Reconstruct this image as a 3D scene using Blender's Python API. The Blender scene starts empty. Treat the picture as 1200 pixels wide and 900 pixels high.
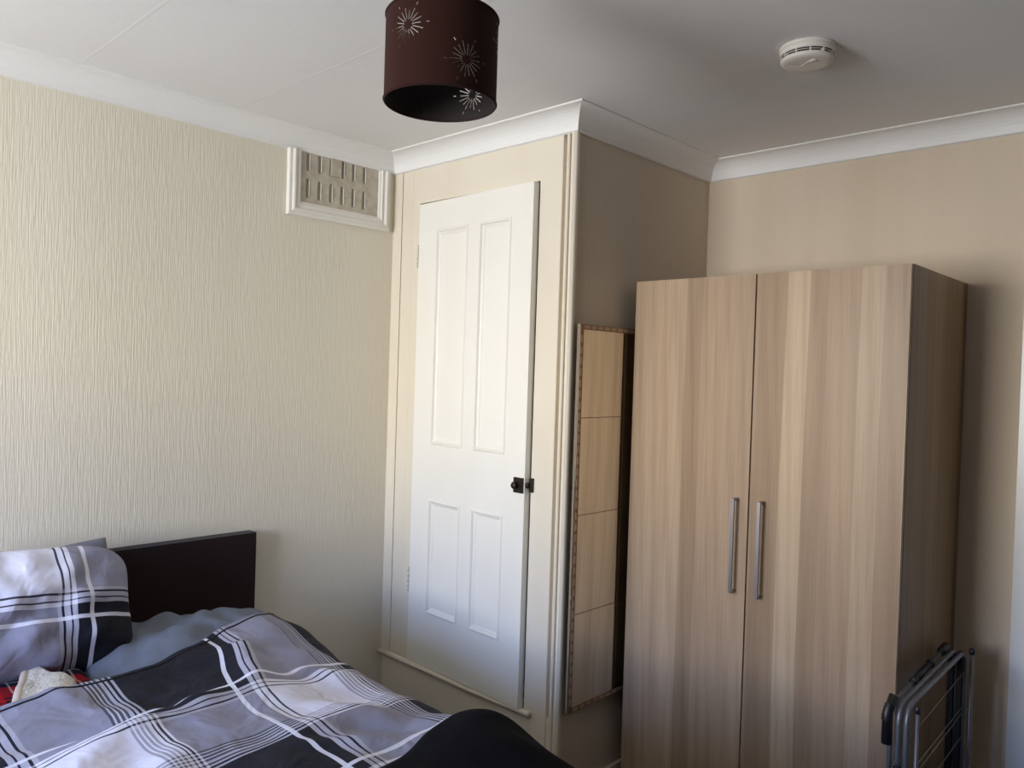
import bpy, bmesh, math, random
from mathutils import Vector, Matrix, noise
random.seed(4)
C = bpy.context.scene.collection
sc = bpy.context.scene
R = math.radians

# ------------------------------------------------------------------ camera
cam_data = bpy.data.cameras.new('camera'); cam = bpy.data.objects.new('camera', cam_data); C.objects.link(cam)
cam_data.sensor_width = 36; cam_data.lens = 925.65 / 1200 * 36; cam_data.clip_start = 0.02
CAMP = Vector((2.9054, -2.2333, 1.4889))
FW = Vector((-0.68917705, 0.72443747, -0.01501168)); RT = Vector((0.72382943, 0.68925389, 0.03162319)); UP = Vector((-0.03325588, -0.01092808, 0.99938712))
cam.matrix_world = Matrix(((RT.x, UP.x, -FW.x, CAMP.x), (RT.y, UP.y, -FW.y, CAMP.y), (RT.z, UP.z, -FW.z, CAMP.z), (0, 0, 0, 1)))
sc.camera = cam
sc.view_settings.view_transform = 'Standard'; sc.view_settings.look = 'None'; sc.view_settings.gamma = 1
sc.view_settings.exposure = 0.0
sc.cycles.use_denoising = True
sc.cycles.max_bounces = 10; sc.cycles.diffuse_bounces = 7

# ------------------------------------------------------------------ daylight: sky above, sunlit street below, coming through the window
wd = bpy.data.worlds.new('daylight'); sc.world = wd; wd.use_nodes = True
nt = wd.node_tree; nt.nodes.clear()
wo = nt.nodes.new('ShaderNodeOutputWorld'); bg = nt.nodes.new('ShaderNodeBackground'); tc = nt.nodes.new('ShaderNodeTexCoord')
sp = nt.nodes.new('ShaderNodeSeparateXYZ'); mr = nt.nodes.new('ShaderNodeMapRange'); cr = nt.nodes.new('ShaderNodeValToRGB')
mr.inputs[1].default_value = -1; mr.inputs[2].default_value = 1
nt.links.new(tc.outputs['Generated'], sp.inputs[0]); nt.links.new(sp.outputs[2], mr.inputs[0]); nt.links.new(mr.outputs[0], cr.inputs[0])
nt.links.new(cr.outputs[0], bg.inputs[0]); nt.links.new(bg.outputs[0], wo.inputs[0])
el = cr.color_ramp.elements
el[0].position = 0.0; el[0].color = (0.70, 0.70, 0.70, 1)
el[1].position = 1.0; el[1].color = (0.10, 0.20, 0.50, 1)
for pos, col in ((0.485, (0.86, 0.86, 0.85)), (0.505, (1.0, 0.965, 0.90)), (0.565, (1.0, 0.97, 0.92)), (0.60, (0.46, 0.60, 0.92)), (0.66, (0.24, 0.38, 0.78))):
    e = el.new(pos); e.color = (*col, 1)
bg.inputs[1].default_value = 34.0
WX0, WX1, WZ0, WZ1, WY = 0.42, 1.82, 0.92, 2.08, -4.00
pl = bpy.data.lights.new('window_daylight', 'AREA'); pl.shape = 'RECTANGLE'; pl.size = WX1 - WX0; pl.size_y = WZ1 - WZ0
pl.cycles.is_portal = True
plo = bpy.data.objects.new('window_daylight', pl); C.objects.link(plo)
plo.location = ((WX0 + WX1) / 2, WY - 0.10, (WZ0 + WZ1) / 2); plo.rotation_euler = (R(-90), 0, R(180))

# ------------------------------------------------------------------ materials
def mat(name, col=(0.5, 0.5, 0.5), rough=0.6, metal=0.0, spec=0.5, bump=None, var=None, sheen=0.0, coat=0.0):
    """bump: list of (scale xyz, detail, strength, distance); var: (scale xyz, colour2, amount)"""
    m = bpy.data.materials.new(name); m.use_nodes = True; n = m.node_tree.nodes; l = m.node_tree.links
    b = n['Principled BSDF']; b.inputs['Base Color'].default_value = (*col, 1); b.inputs['Roughness'].default_value = rough
    b.inputs['Metallic'].default_value = metal; b.inputs['Specular IOR Level'].default_value = spec
    if sheen: b.inputs['Sheen Weight'].default_value = sheen
    if coat: b.inputs['Coat Weight'].default_value = coat
    t = n.new('ShaderNodeTexCoord')
    if var:
        mp = n.new('ShaderNodeMapping'); mp.inputs['Scale'].default_value = var[0]; nz = n.new('ShaderNodeTexNoise'); nz.inputs['Scale'].default_value = 1; nz.inputs['Detail'].default_value = 3
        mx = n.new('ShaderNodeMix'); mx.data_type = 'RGBA'; mx.inputs[6].default_value = (*col, 1); mx.inputs[7].default_value = (*var[1], 1)
        ml = n.new('ShaderNodeMapRange'); ml.inputs[1].default_value = 0.35; ml.inputs[2].default_value = 0.65; ml.inputs[4].default_value = var[2]
        l.new(t.outputs['Object'], mp.inputs[0]); l.new(mp.outputs[0], nz.inputs['Vector']); l.new(nz.outputs['Fac'], ml.inputs[0]); l.new(ml.outputs[0], mx.inputs[0]); l.new(mx.outputs[2], b.inputs['Base Color'])
    prev = None
    for (s, det, st, di) in (bump or []):
        mp = n.new('ShaderNodeMapping'); mp.inputs['Scale'].default_value = s; nz = n.new('ShaderNodeTexNoise'); nz.inputs['Scale'].default_value = 1; nz.inputs['Detail'].default_value = det
        bp = n.new('ShaderNodeBump'); bp.inputs['Strength'].default_value = st; bp.inputs['Distance'].default_value = di
        l.new(t.outputs['Object'], mp.inputs[0]); l.new(mp.outputs[0], nz.inputs['Vector']); l.new(nz.outputs['Fac'], bp.inputs['Height'])
        if prev: l.new(prev.outputs[0], bp.inputs['Normal'])
        prev = bp
    if prev: l.new(prev.outputs[0], b.inputs['Normal'])
    return m

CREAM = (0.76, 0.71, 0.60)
def wallpaper(name, horiz, col=CREAM, light_bands=0.0):
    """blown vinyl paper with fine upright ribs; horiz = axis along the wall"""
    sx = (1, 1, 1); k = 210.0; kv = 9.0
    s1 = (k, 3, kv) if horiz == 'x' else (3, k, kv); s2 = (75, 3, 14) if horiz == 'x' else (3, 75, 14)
    m = mat(name, col, 0.75, spec=0.25, bump=[(s1, 2.5, 0.42, 0.003), (s2, 2, 0.2, 0.003)], var=((5, .5, .25) if horiz == 'x' else (.5, 3, .4), tuple(c * f for c, f in zip(col, (0.93, 0.93, 0.9))), 1.0 if light_bands else 0.5))
    return m
M = {}
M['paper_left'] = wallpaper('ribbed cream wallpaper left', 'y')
M['paper_back'] = wallpaper('ribbed cream wallpaper back', 'x', (0.68, 0.57, 0.45), 1)  # soft vertical light bands painted into the paper colour
M['taupe'] = mat('taupe darkened to cut bounce', (0.09, 0.075, 0.065), 0.8)  # dark tone put on the unseen walls to absorb bounced light
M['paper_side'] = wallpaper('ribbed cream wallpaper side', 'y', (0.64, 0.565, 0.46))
M['cream_paint'] = mat('cream gloss paint', (0.76, 0.70, 0.59), 0.42, spec=0.4, bump=[((8, 8, 1.2), 3, 0.12, 0.01), ((90, 90, 12), 2, 0.08, 0.002)], var=((3, 3, 1.5), (0.72, 0.645, 0.52), 0.6))
M['white_paint'] = mat('aged white gloss paint', (0.85, 0.835, 0.785), 0.36, spec=0.45, bump=[((10, 10, 1.5), 3, 0.15, 0.008), ((120, 120, 14), 2, 0.06, 0.002)], var=((3, 3, 1.4), (0.82, 0.785, 0.71), 0.5))
M['cornice'] = mat('white emulsion cornice', (0.82, 0.815, 0.80), 0.6, spec=0.3, bump=[((6, 6, 6), 3, 0.1, 0.01)])
M['vent_paint'] = mat('off white painted plaster', (0.80, 0.775, 0.72), 0.5, spec=0.35, bump=[((60, 60, 60), 3, 0.2, 0.003)])
M['vent_grille'] = mat('grimy cream painted grille', (0.55, 0.50, 0.41), 0.55, bump=[((70, 70, 70), 4, 0.35, 0.003)], var=((30, 30, 30), (0.42, 0.37, 0.29), 0.8))
M['dark'] = mat('painted gap shade', (0.03, 0.025, 0.02), 0.9)
M['slot_dark'] = mat('grey-brown vent slot backing', (0.36, 0.32, 0.27), 0.9)  # mid grey-brown sheet seen through the vent slots
M['carpet'] = mat('brown carpet', (0.05, 0.035, 0.025), 0.95, bump=[((300, 300, 300), 2, 0.6, 0.006)])
M['seam_white'] = mat('white ceiling paper', (0.80, 0.80, 0.80), 0.75, spec=0.2, bump=[((30, 30, 30), 4, 0.12, 0.006), ((4, 4, 4), 2, 0.15, 0.02)], var=((1.5, 1.5, 1.5), (0.77, 0.765, 0.76), 0.8))
M['white_trim'] = mat('white gloss joinery', (0.72, 0.72, 0.72), 0.3, spec=0.5)
M['iron'] = mat('blackened brass latch', (0.045, 0.036, 0.028), 0.4, 0.8, bump=[((200, 200, 200), 2, 0.2, 0.001)])
M['brushed'] = mat('brushed steel', (0.30, 0.29, 0.30), 0.34, 1.0, bump=[((20, 20, 600), 2, 0.06, 0.001)])
M['tube_steel'] = mat('grey coated steel tube', (0.17, 0.175, 0.19), 0.38, 0.5)
M['black_plastic'] = mat('black plastic', (0.012, 0.012, 0.014), 0.42)
M['wire'] = mat('thin plastic coated wire', (0.26, 0.23, 0.19), 0.4, 0.3)
M['white_plastic'] = mat('yellowed white plastic', (0.74, 0.70, 0.65), 0.4, spec=0.4)
M['shade_out'] = mat('dark brown flocked fabric', (0.026, 0.0085, 0.0065), 0.9, spec=0.1, sheen=0.05, bump=[((260, 260, 260), 2, 0.1, 0.001)])
M['shade_in'] = mat('dark brown lining', (0.010, 0.005, 0.004), 0.8)
M['cut_edge'] = mat('pale cut edge of shade', (0.45, 0.38, 0.34), 0.8)
M['headboard'] = mat('dark brown suede upholstery', (0.018, 0.008, 0.007), 0.85, spec=0.2, bump=[((90, 90, 90), 4, 0.15, 0.002)], sheen=0.08)
M['throw'] = mat('black fleece', (0.0045, 0.0045, 0.007), 0.95, spec=0.1, bump=[((120, 120, 120), 3, 0.2, 0.003)])
M['grey_cotton'] = mat('slate blue grey cotton', (0.145, 0.165, 0.205), 0.8, spec=0.2, bump=[((18, 18, 18), 4, 0.25, 0.012), ((500, 500, 500), 1, 0.08, 0.001)])
M['grey_back'] = mat('grey pillowcase', (0.20, 0.20, 0.235), 0.8, spec=0.2, bump=[((18, 18, 18), 3, 0.2, 0.01)])
M['piping'] = mat('dark stitched line', (0.012, 0.012, 0.025), 0.8)
M['mattress'] = mat('white mattress ticking', (0.6, 0.6, 0.6), 0.9)
M['divan'] = mat('dark divan fabric', (0.04, 0.03, 0.03), 0.9)
M['sherpa'] = mat('cream sherpa fleece', (0.60, 0.54, 0.44), 0.95, spec=0.1, sheen=0.3, bump=[((110, 110, 110), 5, 0.9, 0.008), ((30, 30, 30), 3, 0.6, 0.015)], var=((60, 60, 60), (0.46, 0.42, 0.34), 0.8))
M['sherpa_hem'] = mat('beige fleece hem', (0.56, 0.46, 0.37), 0.9, spec=0.1, bump=[((90, 90, 90), 3, 0.4, 0.004)])
M['mirror'] = mat('mirror silvering', (0.72, 0.665, 0.575), 0.03, 1.0)
M['mirror_edge'] = mat('mirror board edge', (0.24, 0.19, 0.14), 0.5)
M['bronze'] = mat('bronze border strip', (0.30, 0.19, 0.11), 0.4, 0.5)
M['pale_bead'] = mat('pale bead inlay', (0.50, 0.38, 0.27), 0.4, 0.2)
M['bulb'] = mat('frosted bulb', (0.75, 0.74, 0.70), 0.3)

def wood(name, seed=0.0, tint=1.0, warm=(1.0, .965, .90)):
    m = bpy.data.materials.new(name); m.use_nodes = True; n = m.node_tree.nodes; l = m.node_tree.links; b = n['Principled BSDF']
    b.inputs['Roughness'].default_value = 0.42; b.inputs['Specular IOR Level'].default_value = 0.35
    t = n.new('ShaderNodeTexCoord'); mp0 = n.new('ShaderNodeMapping'); mp0.inputs['Location'].default_value = (seed, seed * 1.7, seed * .6)
    l.new(t.outputs['Object'], mp0.inputs[0])
    def nz(scale, det, rough=0.5, dist=0.0):
        mp = n.new('ShaderNodeMapping'); mp.inputs['Scale'].default_value = scale; z = n.new('ShaderNodeTexNoise'); z.inputs['Scale'].default_value = 1
        z.inputs['Detail'].default_value = det; z.inputs['Roughness'].default_value = rough; z.inputs['Distortion'].default_value = dist
        l.new(mp0.outputs[0], mp.inputs[0]); l.new(mp.outputs[0], z.inputs['Vector']); return z.outputs['Fac']
    # broad staves of slightly different tone
    vo = n.new('ShaderNodeTexVoronoi'); vo.voronoi_dimensions = '1D'; vo.inputs['Scale'].default_value = 13.0
    sx = n.new('ShaderNodeSeparateXYZ'); l.new(mp0.outputs[0], sx.inputs[0])
    ad = n.new('ShaderNodeMath'); ad.operation = 'ADD'; l.new(sx.outputs[0], ad.inputs[0]); l.new(sx.outputs[1], ad.inputs[1])
    wob = n.new('ShaderNodeMath'); wob.operation = 'MULTIPLY_ADD'; wob.inputs[1].default_value = 0.05; l.new(nz((.9, .9, .7), 1), wob.inputs[0]); l.new(ad.outputs[0], wob.inputs[2])
    l.new(wob.outputs[0], vo.inputs['W'])
    sc_ = n.new('ShaderNodeSeparateColor'); l.new(vo.outputs['Color'], sc_.inputs[0])
    r1 = n.new('ShaderNodeValToRGB'); l.new(sc_.outputs[0], r1.inputs[0])
    e = r1.color_ramp.elements; e[0].color = (0.42, 0.30, 0.205, 1); e[1].color = (0.64, 0.51, 0.38, 1)
    x = e.new(0.45); x.color = (0.515, 0.375, 0.275, 1)
    # soft tonal drift and cathedral grain
    mx = n.new('ShaderNodeMix'); mx.data_type = 'RGBA'; mx.blend_type = 'MULTIPLY'; l.new(r1.outputs[0], mx.inputs[6]); mx.inputs[0].default_value = 1
    r2 = n.new('ShaderNodeValToRGB'); e = r2.color_ramp.elements; e[0].position = .3; e[0].color = (.82, .80, .78, 1); e[1].position = .7; e[1].color = (1.12, 1.12, 1.10, 1); l.new(nz((6, 6, .35), 3, .55, .6), r2.inputs[0]); l.new(r2.outputs[0], mx.inputs[7])
    mx2 = n.new('ShaderNodeMix'); mx2.data_type = 'RGBA'; mx2.blend_type = 'MULTIPLY'; mx2.inputs[0].default_value = 1; l.new(mx.outputs[2], mx2.inputs[6])
    wv = n.new('ShaderNodeTexWave'); wv.wave_type = 'BANDS'; wv.bands_direction = 'DIAGONAL'; wv.inputs['Scale'].default_value = 1; wv.inputs['Distortion'].default_value = 9; wv.inputs['Detail'].default_value = 3; wv.inputs['Detail Scale'].default_value = .55
    mpw = n.new('ShaderNodeMapping'); mpw.inputs['Scale'].default_value = (12, 12, 0.55); l.new(mp0.outputs[0], mpw.inputs[0]); l.new(mpw.outputs[0], wv.inputs['Vector'])
    r3 = n.new('ShaderNodeValToRGB'); e = r3.color_ramp.elements; e[0].position = 0; e[0].color = (.92, .905, .89, 1); e[1].position = .6; e[1].color = (1, 1, 1, 1); l.new(wv.outputs['Fac'], r3.inputs[0]); l.new(r3.outputs[0], mx2.inputs[7])
    mx3 = n.new('ShaderNodeMix'); mx3.data_type = 'RGBA'; mx3.blend_type = 'MULTIPLY'; mx3.inputs[0].default_value = 1; l.new(mx2.outputs[2], mx3.inputs[6])
    r4 = n.new('ShaderNodeValToRGB'); e = r4.color_ramp.elements; e[0].position = .3; e[0].color = (.86, .845, .83, 1); e[1].position = .6; e[1].color = (1.02, 1.02, 1.02, 1); l.new(nz((260, 260, 3.5), 3, .65), r4.inputs[0]); l.new(r4.outputs[0], mx3.inputs[7])
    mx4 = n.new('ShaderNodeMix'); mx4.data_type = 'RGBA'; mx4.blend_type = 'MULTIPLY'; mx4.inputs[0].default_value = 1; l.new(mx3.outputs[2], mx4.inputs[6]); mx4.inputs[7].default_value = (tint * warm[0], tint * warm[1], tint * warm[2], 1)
    l.new(mx4.outputs[2], b.inputs['Base Color'])
    bp = n.new('ShaderNodeBump'); bp.inputs['Strength'].default_value = .06; bp.inputs['Distance'].default_value = .001; l.new(nz((300, 300, 4), 2), bp.inputs['Height']); l.new(bp.outputs[0], b.inputs['Normal'])
    return m
M['oak_left'] = wood('pale oak foil left', 0.31, .82, (1.0, .975, .90)); M['oak_right'] = wood('pale oak foil right', 2.13, .82, (1.0, .975, .90)); M['oak_side_shaded'] = wood('oak foil side with painted shade', 5.4, 0.56, (1.0, .90, .68))  # side tint darkened: shade on the wardrobe flank painted into the wood

def ramp_const(n, stops):
    r = n.new('ShaderNodeValToRGB'); r.color_ramp.interpolation = 'CONSTANT'; e = r.color_ramp.elements
    e[0].position = 0; e[0].color = (*stops[0][1], 1); e[1].position = stops[1][0]; e[1].color = (*stops[1][1], 1)
    for p, c in stops[2:]:
        x = e.new(p); x.color = (*c, 1)
    return r
PER = 0.56
W_, K_ = (1, 0, 0), (0, 0, 0); LT, BL, WS, DG, WT = (1, .35, 0), (0, 0, 1), (1, 1, 0), (.30, 0, .15), (1, .5, 0)
PLAID = [(0, LT), (.006, BL), (.011, LT), (.019, BL), (.024, LT), (.031, DG), (.039, WT), (.042, DG), (.050, WT), (.053, DG), (.061, WT), (.064, DG), (.071, W_),
         (.25, LT), (.262, BL), (.267, LT), (.283, BL), (.288, LT), (.300, K_), (.335, WS), (.350, K_)]
def check_fabric(name):
    m = bpy.data.materials.new(name); m.use_nodes = True; n = m.node_tree.nodes; l = m.node_tree.links; b = n['Principled BSDF']
    b.inputs['Roughness'].default_value = 0.8; b.inputs['Specular IOR Level'].default_value = 0.2
    uv = n.new('ShaderNodeUVMap'); uv.uv_map = 'UVMap'; sx = n.new('ShaderNodeSeparateXYZ'); l.new(uv.outputs[0], sx.inputs[0])
    def M2(op, a, bb, **k):
        q = n.new('ShaderNodeMath'); q.operation = op
        for i, v in enumerate((a, bb)):
            if v is None: continue
            if isinstance(v, (int, float)): q.inputs[i].default_value = v
            else: l.new(v, q.inputs[i])
        if k.get('clamp'): q.use_clamp = True
        return q.outputs[0]
    ch = []
    for i in (0, 1):
        f = M2('FRACT', M2('DIVIDE', sx.outputs[i], PER), None)
        r = ramp_const(n, [(p / PER, c) for p, c in PLAID]); l.new(f, r.inputs[0])
        s = n.new('ShaderNodeSeparateColor'); l.new(r.outputs[0], s.inputs[0]); ch.append(s)
    av = M2('MULTIPLY', M2('ADD', ch[0].outputs[0], ch[1].outputs[0]), .5)
    cr = n.new('ShaderNodeValToRGB'); l.new(av, cr.inputs[0]); e = cr.color_ramp.elements
    e[0].position = 0; e[0].color = (.013, .014, .022, 1); e[1].position = 1; e[1].color = (.70, .70, .82, 1); x = e.new(.5); x.color = (.265, .265, .345, 1)
    wm = M2('MULTIPLY', M2('MAXIMUM', ch[0].outputs[1], ch[1].outputs[1]), .85); bm = M2('MULTIPLY', M2('MAXIMUM', ch[0].outputs[2], ch[1].outputs[2]), .85)
    a = n.new('ShaderNodeMix'); a.data_type = 'RGBA'; l.new(bm, a.inputs[0]); l.new(cr.outputs[0], a.inputs[6]); a.inputs[7].default_value = (.012, .012, .03, 1)
    c = n.new('ShaderNodeMix'); c.data_type = 'RGBA'; l.new(wm, c.inputs[0]); l.new(a.outputs[2], c.inputs[6]); c.inputs[7].default_value = (.72, .72, .82, 1)
    l.new(c.outputs[2], b.inputs['Base Color'])
    t = n.new('ShaderNodeTexCoord'); z = n.new('ShaderNodeTexNoise'); z.inputs['Scale'].default_value = 22; z.inputs['Detail'].default_value = 4; l.new(t.outputs['Object'], z.inputs['Vector'])
    bp = n.new('ShaderNodeBump'); bp.inputs['Strength'].default_value = .22; bp.inputs['Distance'].default_value = .012; l.new(z.outputs['Fac'], bp.inputs['Height'])
    z2 = n.new('ShaderNodeTexNoise'); z2.inputs['Scale'].default_value = 7; z2.inputs['Detail'].default_value = 2; z2.inputs['Distortion'].default_value = 1.2; l.new(t.outputs['Object'], z2.inputs['Vector'])
    bp2 = n.new('ShaderNodeBump'); bp2.inputs['Strength'].default_value = .35; bp2.inputs['Distance'].default_value = .04; l.new(z2.outputs['Fac'], bp2.inputs['Height']); l.new(bp.outputs[0], bp2.inputs['Normal']); l.new(bp2.outputs[0], b.inputs['Normal'])
    return m
M['check'] = check_fabric('grey white black check cotton')

def tartan():
    m = bpy.data.materials.new('red tartan fleece'); m.use_nodes = True; n = m.node_tree.nodes; l = m.node_tree.links; b = n['Principled BSDF']
    b.inputs['Roughness'].default_value = 0.9; b.inputs['Specular IOR Level'].default_value = 0.1
    uv = n.new('ShaderNodeUVMap'); uv.uv_map = 'UVMap'; sx = n.new('ShaderNodeSeparateXYZ'); l.new(uv.outputs[0], sx.inputs[0])
    st = [(0, (.40, .008, .008)), (.34, (.012, .010, .022)), (.40, (.40, .008, .008)), (.46, (.012, .010, .022)), (.70, (.45, .42, .42)), (.735, (.012, .010, .022)), (.90, (.40, .008, .008))]
    o = []
    for i in (0, 1):
        d = n.new('ShaderNodeMath'); d.operation = 'DIVIDE'; d.inputs[1].default_value = .16; l.new(sx.outputs[i], d.inputs[0])
        f = n.new('ShaderNodeMath'); f.operation = 'FRACT'; l.new(d.outputs[0], f.inputs[0])
        r = ramp_const(n, st); l.new(f.outputs[0], r.inputs[0]); o.append(r.outputs[0])
    a = n.new('ShaderNodeMix'); a.data_type = 'RGBA'; a.inputs[0].default_value = .5; l.new(o[0], a.inputs[6]); l.new(o[1], a.inputs[7]); l.new(a.outputs[2], b.inputs['Base Color'])
    return m
M['tartan'] = tartan()

# ------------------------------------------------------------------ mesh helpers
def link(name, me, parent=None, smooth=False, m=None):
    o = bpy.data.objects.new(name, me); C.objects.link(o)
    if parent: o.parent = parent
    if m is not None: me.materials.append(m)
    if smooth:
        for p in me.polygons: p.use_smooth = True
    return o
def finish(name, bm, m, parent=None, smooth=False, bevel=0.0, seg=2):
    if bevel:
        bmesh.ops.bevel(bm, geom=[e for e in bm.edges if len(e.link_faces) == 2 and e.calc_face_angle(0) > 0.5], offset=bevel, segments=seg, profile=0.7, affect='EDGES', clamp_overlap=True)
    bmesh.ops.recalc_face_normals(bm, faces=bm.faces)
    me = bpy.data.meshes.new(name); bm.to_mesh(me); bm.free()
    return link(name, me, parent, smooth, m)
def box(bm, x0, x1, y0, y1, z0, z1):
    v = [bm.verts.new(p) for p in ((x0, y0, z0), (x1, y0, z0), (x1, y1, z0), (x0, y1, z0), (x0, y0, z1), (x1, y0, z1), (x1, y1, z1), (x0, y1, z1))]
    for f in ((0, 3, 2, 1), (4, 5, 6, 7), (0, 1, 5, 4), (1, 2, 6, 5), (2, 3, 7, 6), (3, 0, 4, 7)): bm.faces.new([v[i] for i in f])
def boxes(name, lst, m, parent=None, bevel=0.0, seg=2):
    bm = bmesh.new()
    for b in lst: box(bm, *b)
    return finish(name, bm, m, parent, bevel=bevel, seg=seg)
def tube(bm, pts, r, seg=10, cap=True):
    pts = [Vector(p) for p in pts]; rings = []
    t0 = (pts[1] - pts[0]).normalized(); up = Vector((0, 0, 1)) if abs(t0.z) < .9 else Vector((1, 0, 0)); nrm = t0.cross(up).normalized()
    for i, p in enumerate(pts):
        t = ((pts[min(i + 1, len(pts) - 1)] - pts[max(i - 1, 0)])).normalized()
        nrm = (nrm - t * nrm.dot(t)).normalized(); bn = t.cross(nrm); rr = r[i] if isinstance(r, (list, tuple)) else r
        rings.append([bm.verts.new(p + (nrm * math.cos(a) + bn * math.sin(a)) * rr) for a in [2 * math.pi * k / seg for k in range(seg)]])
    for a, b in zip(rings, rings[1:]):
        for k in range(seg): bm.faces.new((a[k], a[(k + 1) % seg], b[(k + 1) % seg], b[k]))
    if cap:
        bm.faces.new(rings[0][::-1]); bm.faces.new(rings[-1])
def tubes(name, paths, r, m, parent=None, seg=10):
    bm = bmesh.new()
    for p in paths: tube(bm, p, r, seg)
    return finish(name, bm, m, parent, smooth=True)
def smooth_path(pts, rad=0.04, n=6):
    """round the inner corners of a polyline"""
    P = [Vector(p) for p in pts]; out = [P[0]]
    for a, b, c in zip(P, P[1:], P[2:]):
        d1 = (a - b).normalized(); d2 = (c - b).normalized(); k = min(rad, (a - b).length * .45, (c - b).length * .45)
        s, e = b + d1 * k, b + d2 * k
        for i in range(n + 1):
            t = i / n; out.append(s * (1 - t) ** 2 + b * 2 * t * (1 - t) + e * t * t)
    out.append(P[-1]); return out
def lathe(bm, prof, cx, cy, seg=48):
    rings = [[bm.verts.new((cx + r * math.cos(2 * math.pi * k / seg), cy + r * math.sin(2 * math.pi * k / seg), z)) for k in range(seg)] for r, z in prof]
    for a, b in zip(rings, rings[1:]):
        for k in range(seg): bm.faces.new((a[k], a[(k + 1) % seg], b[(k + 1) % seg], b[k]))
    return rings
def sweep(name, prof, path_fn, n, m, parent=None, smooth=False):
    """prof: closed list; path_fn(i, p) -> xyz"""
    bm = bmesh.new(); rings = [[bm.verts.new(path_fn(i, p)) for p in prof] for i in range(n)]
    k = len(prof)
    for a, b in zip(rings, rings[1:]):
        for j in range(k): bm.faces.new((a[j], a[(j + 1) % k], b[(j + 1) % k], b[j]))
    bm.faces.new(rings[0][::-1]); bm.faces.new(rings[-1])
    return finish(name, bm, m, parent, smooth)
def grid(name, nu, nv, fn, m, parent=None, uvfn=None, solid=0.0, subsurf=0):
    """fn(u,v)->xyz, uvfn(u,v)->(s,t), u,v in 0..1"""
    vs = []; uvs = []
    for j in range(nv + 1):
        for i in range(nu + 1):
            u, v = i / nu, j / nv; vs.append(tuple(fn(u, v))); uvs.append(uvfn(u, v) if uvfn else (u, v))
    fs = [(j * (nu + 1) + i, j * (nu + 1) + i + 1, (j + 1) * (nu + 1) + i + 1, (j + 1) * (nu + 1) + i) for j in range(nv) for i in range(nu)]
    me = bpy.data.meshes.new(name); me.from_pydata(vs, [], fs)
    ul = me.uv_layers.new(name='UVMap')
    for lp in me.loops: ul.data[lp.index].uv = uvs[lp.vertex_index]
    me.update()
    o = link(name, me, parent, True, m)
    if solid:
        s = o.modifiers.new('thickness', 'SOLIDIFY'); s.thickness = solid; s.offset = -1
    return o
def thing(name, label, cat, loc=(0, 0, 0), group=None, kind=None):
    o = bpy.data.objects.new(name, None); C.objects.link(o); o.location = loc; o.empty_display_size = .1
    return tag(o, label, cat, group, kind)
def tag(o, label=None, cat=None, group=None, kind=None):
    if label: o['label'] = label
    if cat: o['category'] = cat
    if group: o['group'] = group
    if kind: o['kind'] = kind
    return o
def rebase(root):
    """parts are modelled in world space: offset them so the Empty sits at the base"""
    bpy.context.view_layer.update()
    for ch in root.children: ch.matrix_parent_inverse = root.matrix_world.inverted()

# ------------------------------------------------------------------ room
FL, H, HB, WC, YB, P = -0.15, 2.4477, 2.3688, 1.0697, 0.951, 0.0875
XR = 3.80
def st(o, label, cat='structure'): return tag(o, label, cat, kind='structure')
st(boxes('floor', [(-.15, XR + .15, WY - .25, YB + .15, FL - .1, FL)], M['carpet']), 'brown carpeted bedroom floor', 'floor')
st(boxes('ceiling', [(-.15, XR + .15, WY - .25, YB + .15, H, H + .1)], M['seam_white']), 'white papered ceiling with faint raised seams', 'ceiling')
for ys in (-1.35, -.805, .262, -1.9, -.27):
    pass
ceil = bpy.data.objects['ceiling']
sm = bmesh.new()
for ys, xa in ((-2.45, .09), (-1.90, .09), (-1.352, .09), (-.805, .09), (.262, WC + P)):
    n = 40; prof = [(-.008, .0002), (-.003, -.0003), (0, -.0005), (.003, -.0003), (.008, .0002)]
    rows = []
    for i in range(n + 1):
        x = xa + (XR - xa) * i / n; w = .003 * noise.noise(Vector((x * 3, ys, 0)))
        rows.append([sm.verts.new((x, ys + w + a, H + b)) for a, b in prof])
    for a, b in zip(rows, rows[1:]):
        for k in range(4): sm.faces.new((a[k], a[k + 1], b[k + 1], b[k]))
so = finish('paper_seam', sm, M['seam_white'], ceil, True); so['kind'] = 'stuff'
st(boxes('wall_left', [(-.12, 0, WY - .15, .08, FL, H)], M['paper_left']), 'left wall in ribbed cream wallpaper behind the bed', 'wall')
st(boxes('wall_back', [(WC - .1, XR + .12, YB, YB + .12, FL, H)], M['paper_back']), 'back wall in cream wallpaper with painted light bands behind the wardrobe', 'wall')
st(boxes('wall_right', [(XR, XR + .12, WY - .15, YB, FL, H)], M['taupe']), 'taupe right wall outside the frame, darkened to cut bounced light', 'wall')
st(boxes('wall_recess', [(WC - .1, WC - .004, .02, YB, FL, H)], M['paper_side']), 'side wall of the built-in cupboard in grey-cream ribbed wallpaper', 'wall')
# window wall with an opening
st(boxes('wall_front', [(0, WX0, WY - .15, WY, FL, H), (WX1, XR, WY - .15, WY, FL, H), (WX0, WX1, WY - .15, WY, FL, WZ0), (WX0, WX1, WY - .15, WY, WZ1, H)], M['taupe']), 'taupe window wall behind the camera, darkened to cut bounced light', 'wall')
wf = thing('window_1', 'white sash window lighting the room from behind the camera', 'window', (WX0, WY - .07, WZ0), kind='structure')
wi = .045
boxes('window_frame', [(WX0, WX0 + wi, WY - .1, WY - .04, WZ0, WZ1), (WX1 - wi, WX1, WY - .1, WY - .04, WZ0, WZ1), (WX0 + wi, WX1 - wi, WY - .1, WY - .04, WZ0, WZ0 + wi), (WX0 + wi, WX1 - wi, WY - .1, WY - .04, WZ1 - wi, WZ1), (WX0 + wi, WX1 - wi, WY - .09, WY - .05, 1.48, 1.52)], M['white_trim'], wf)
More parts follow.
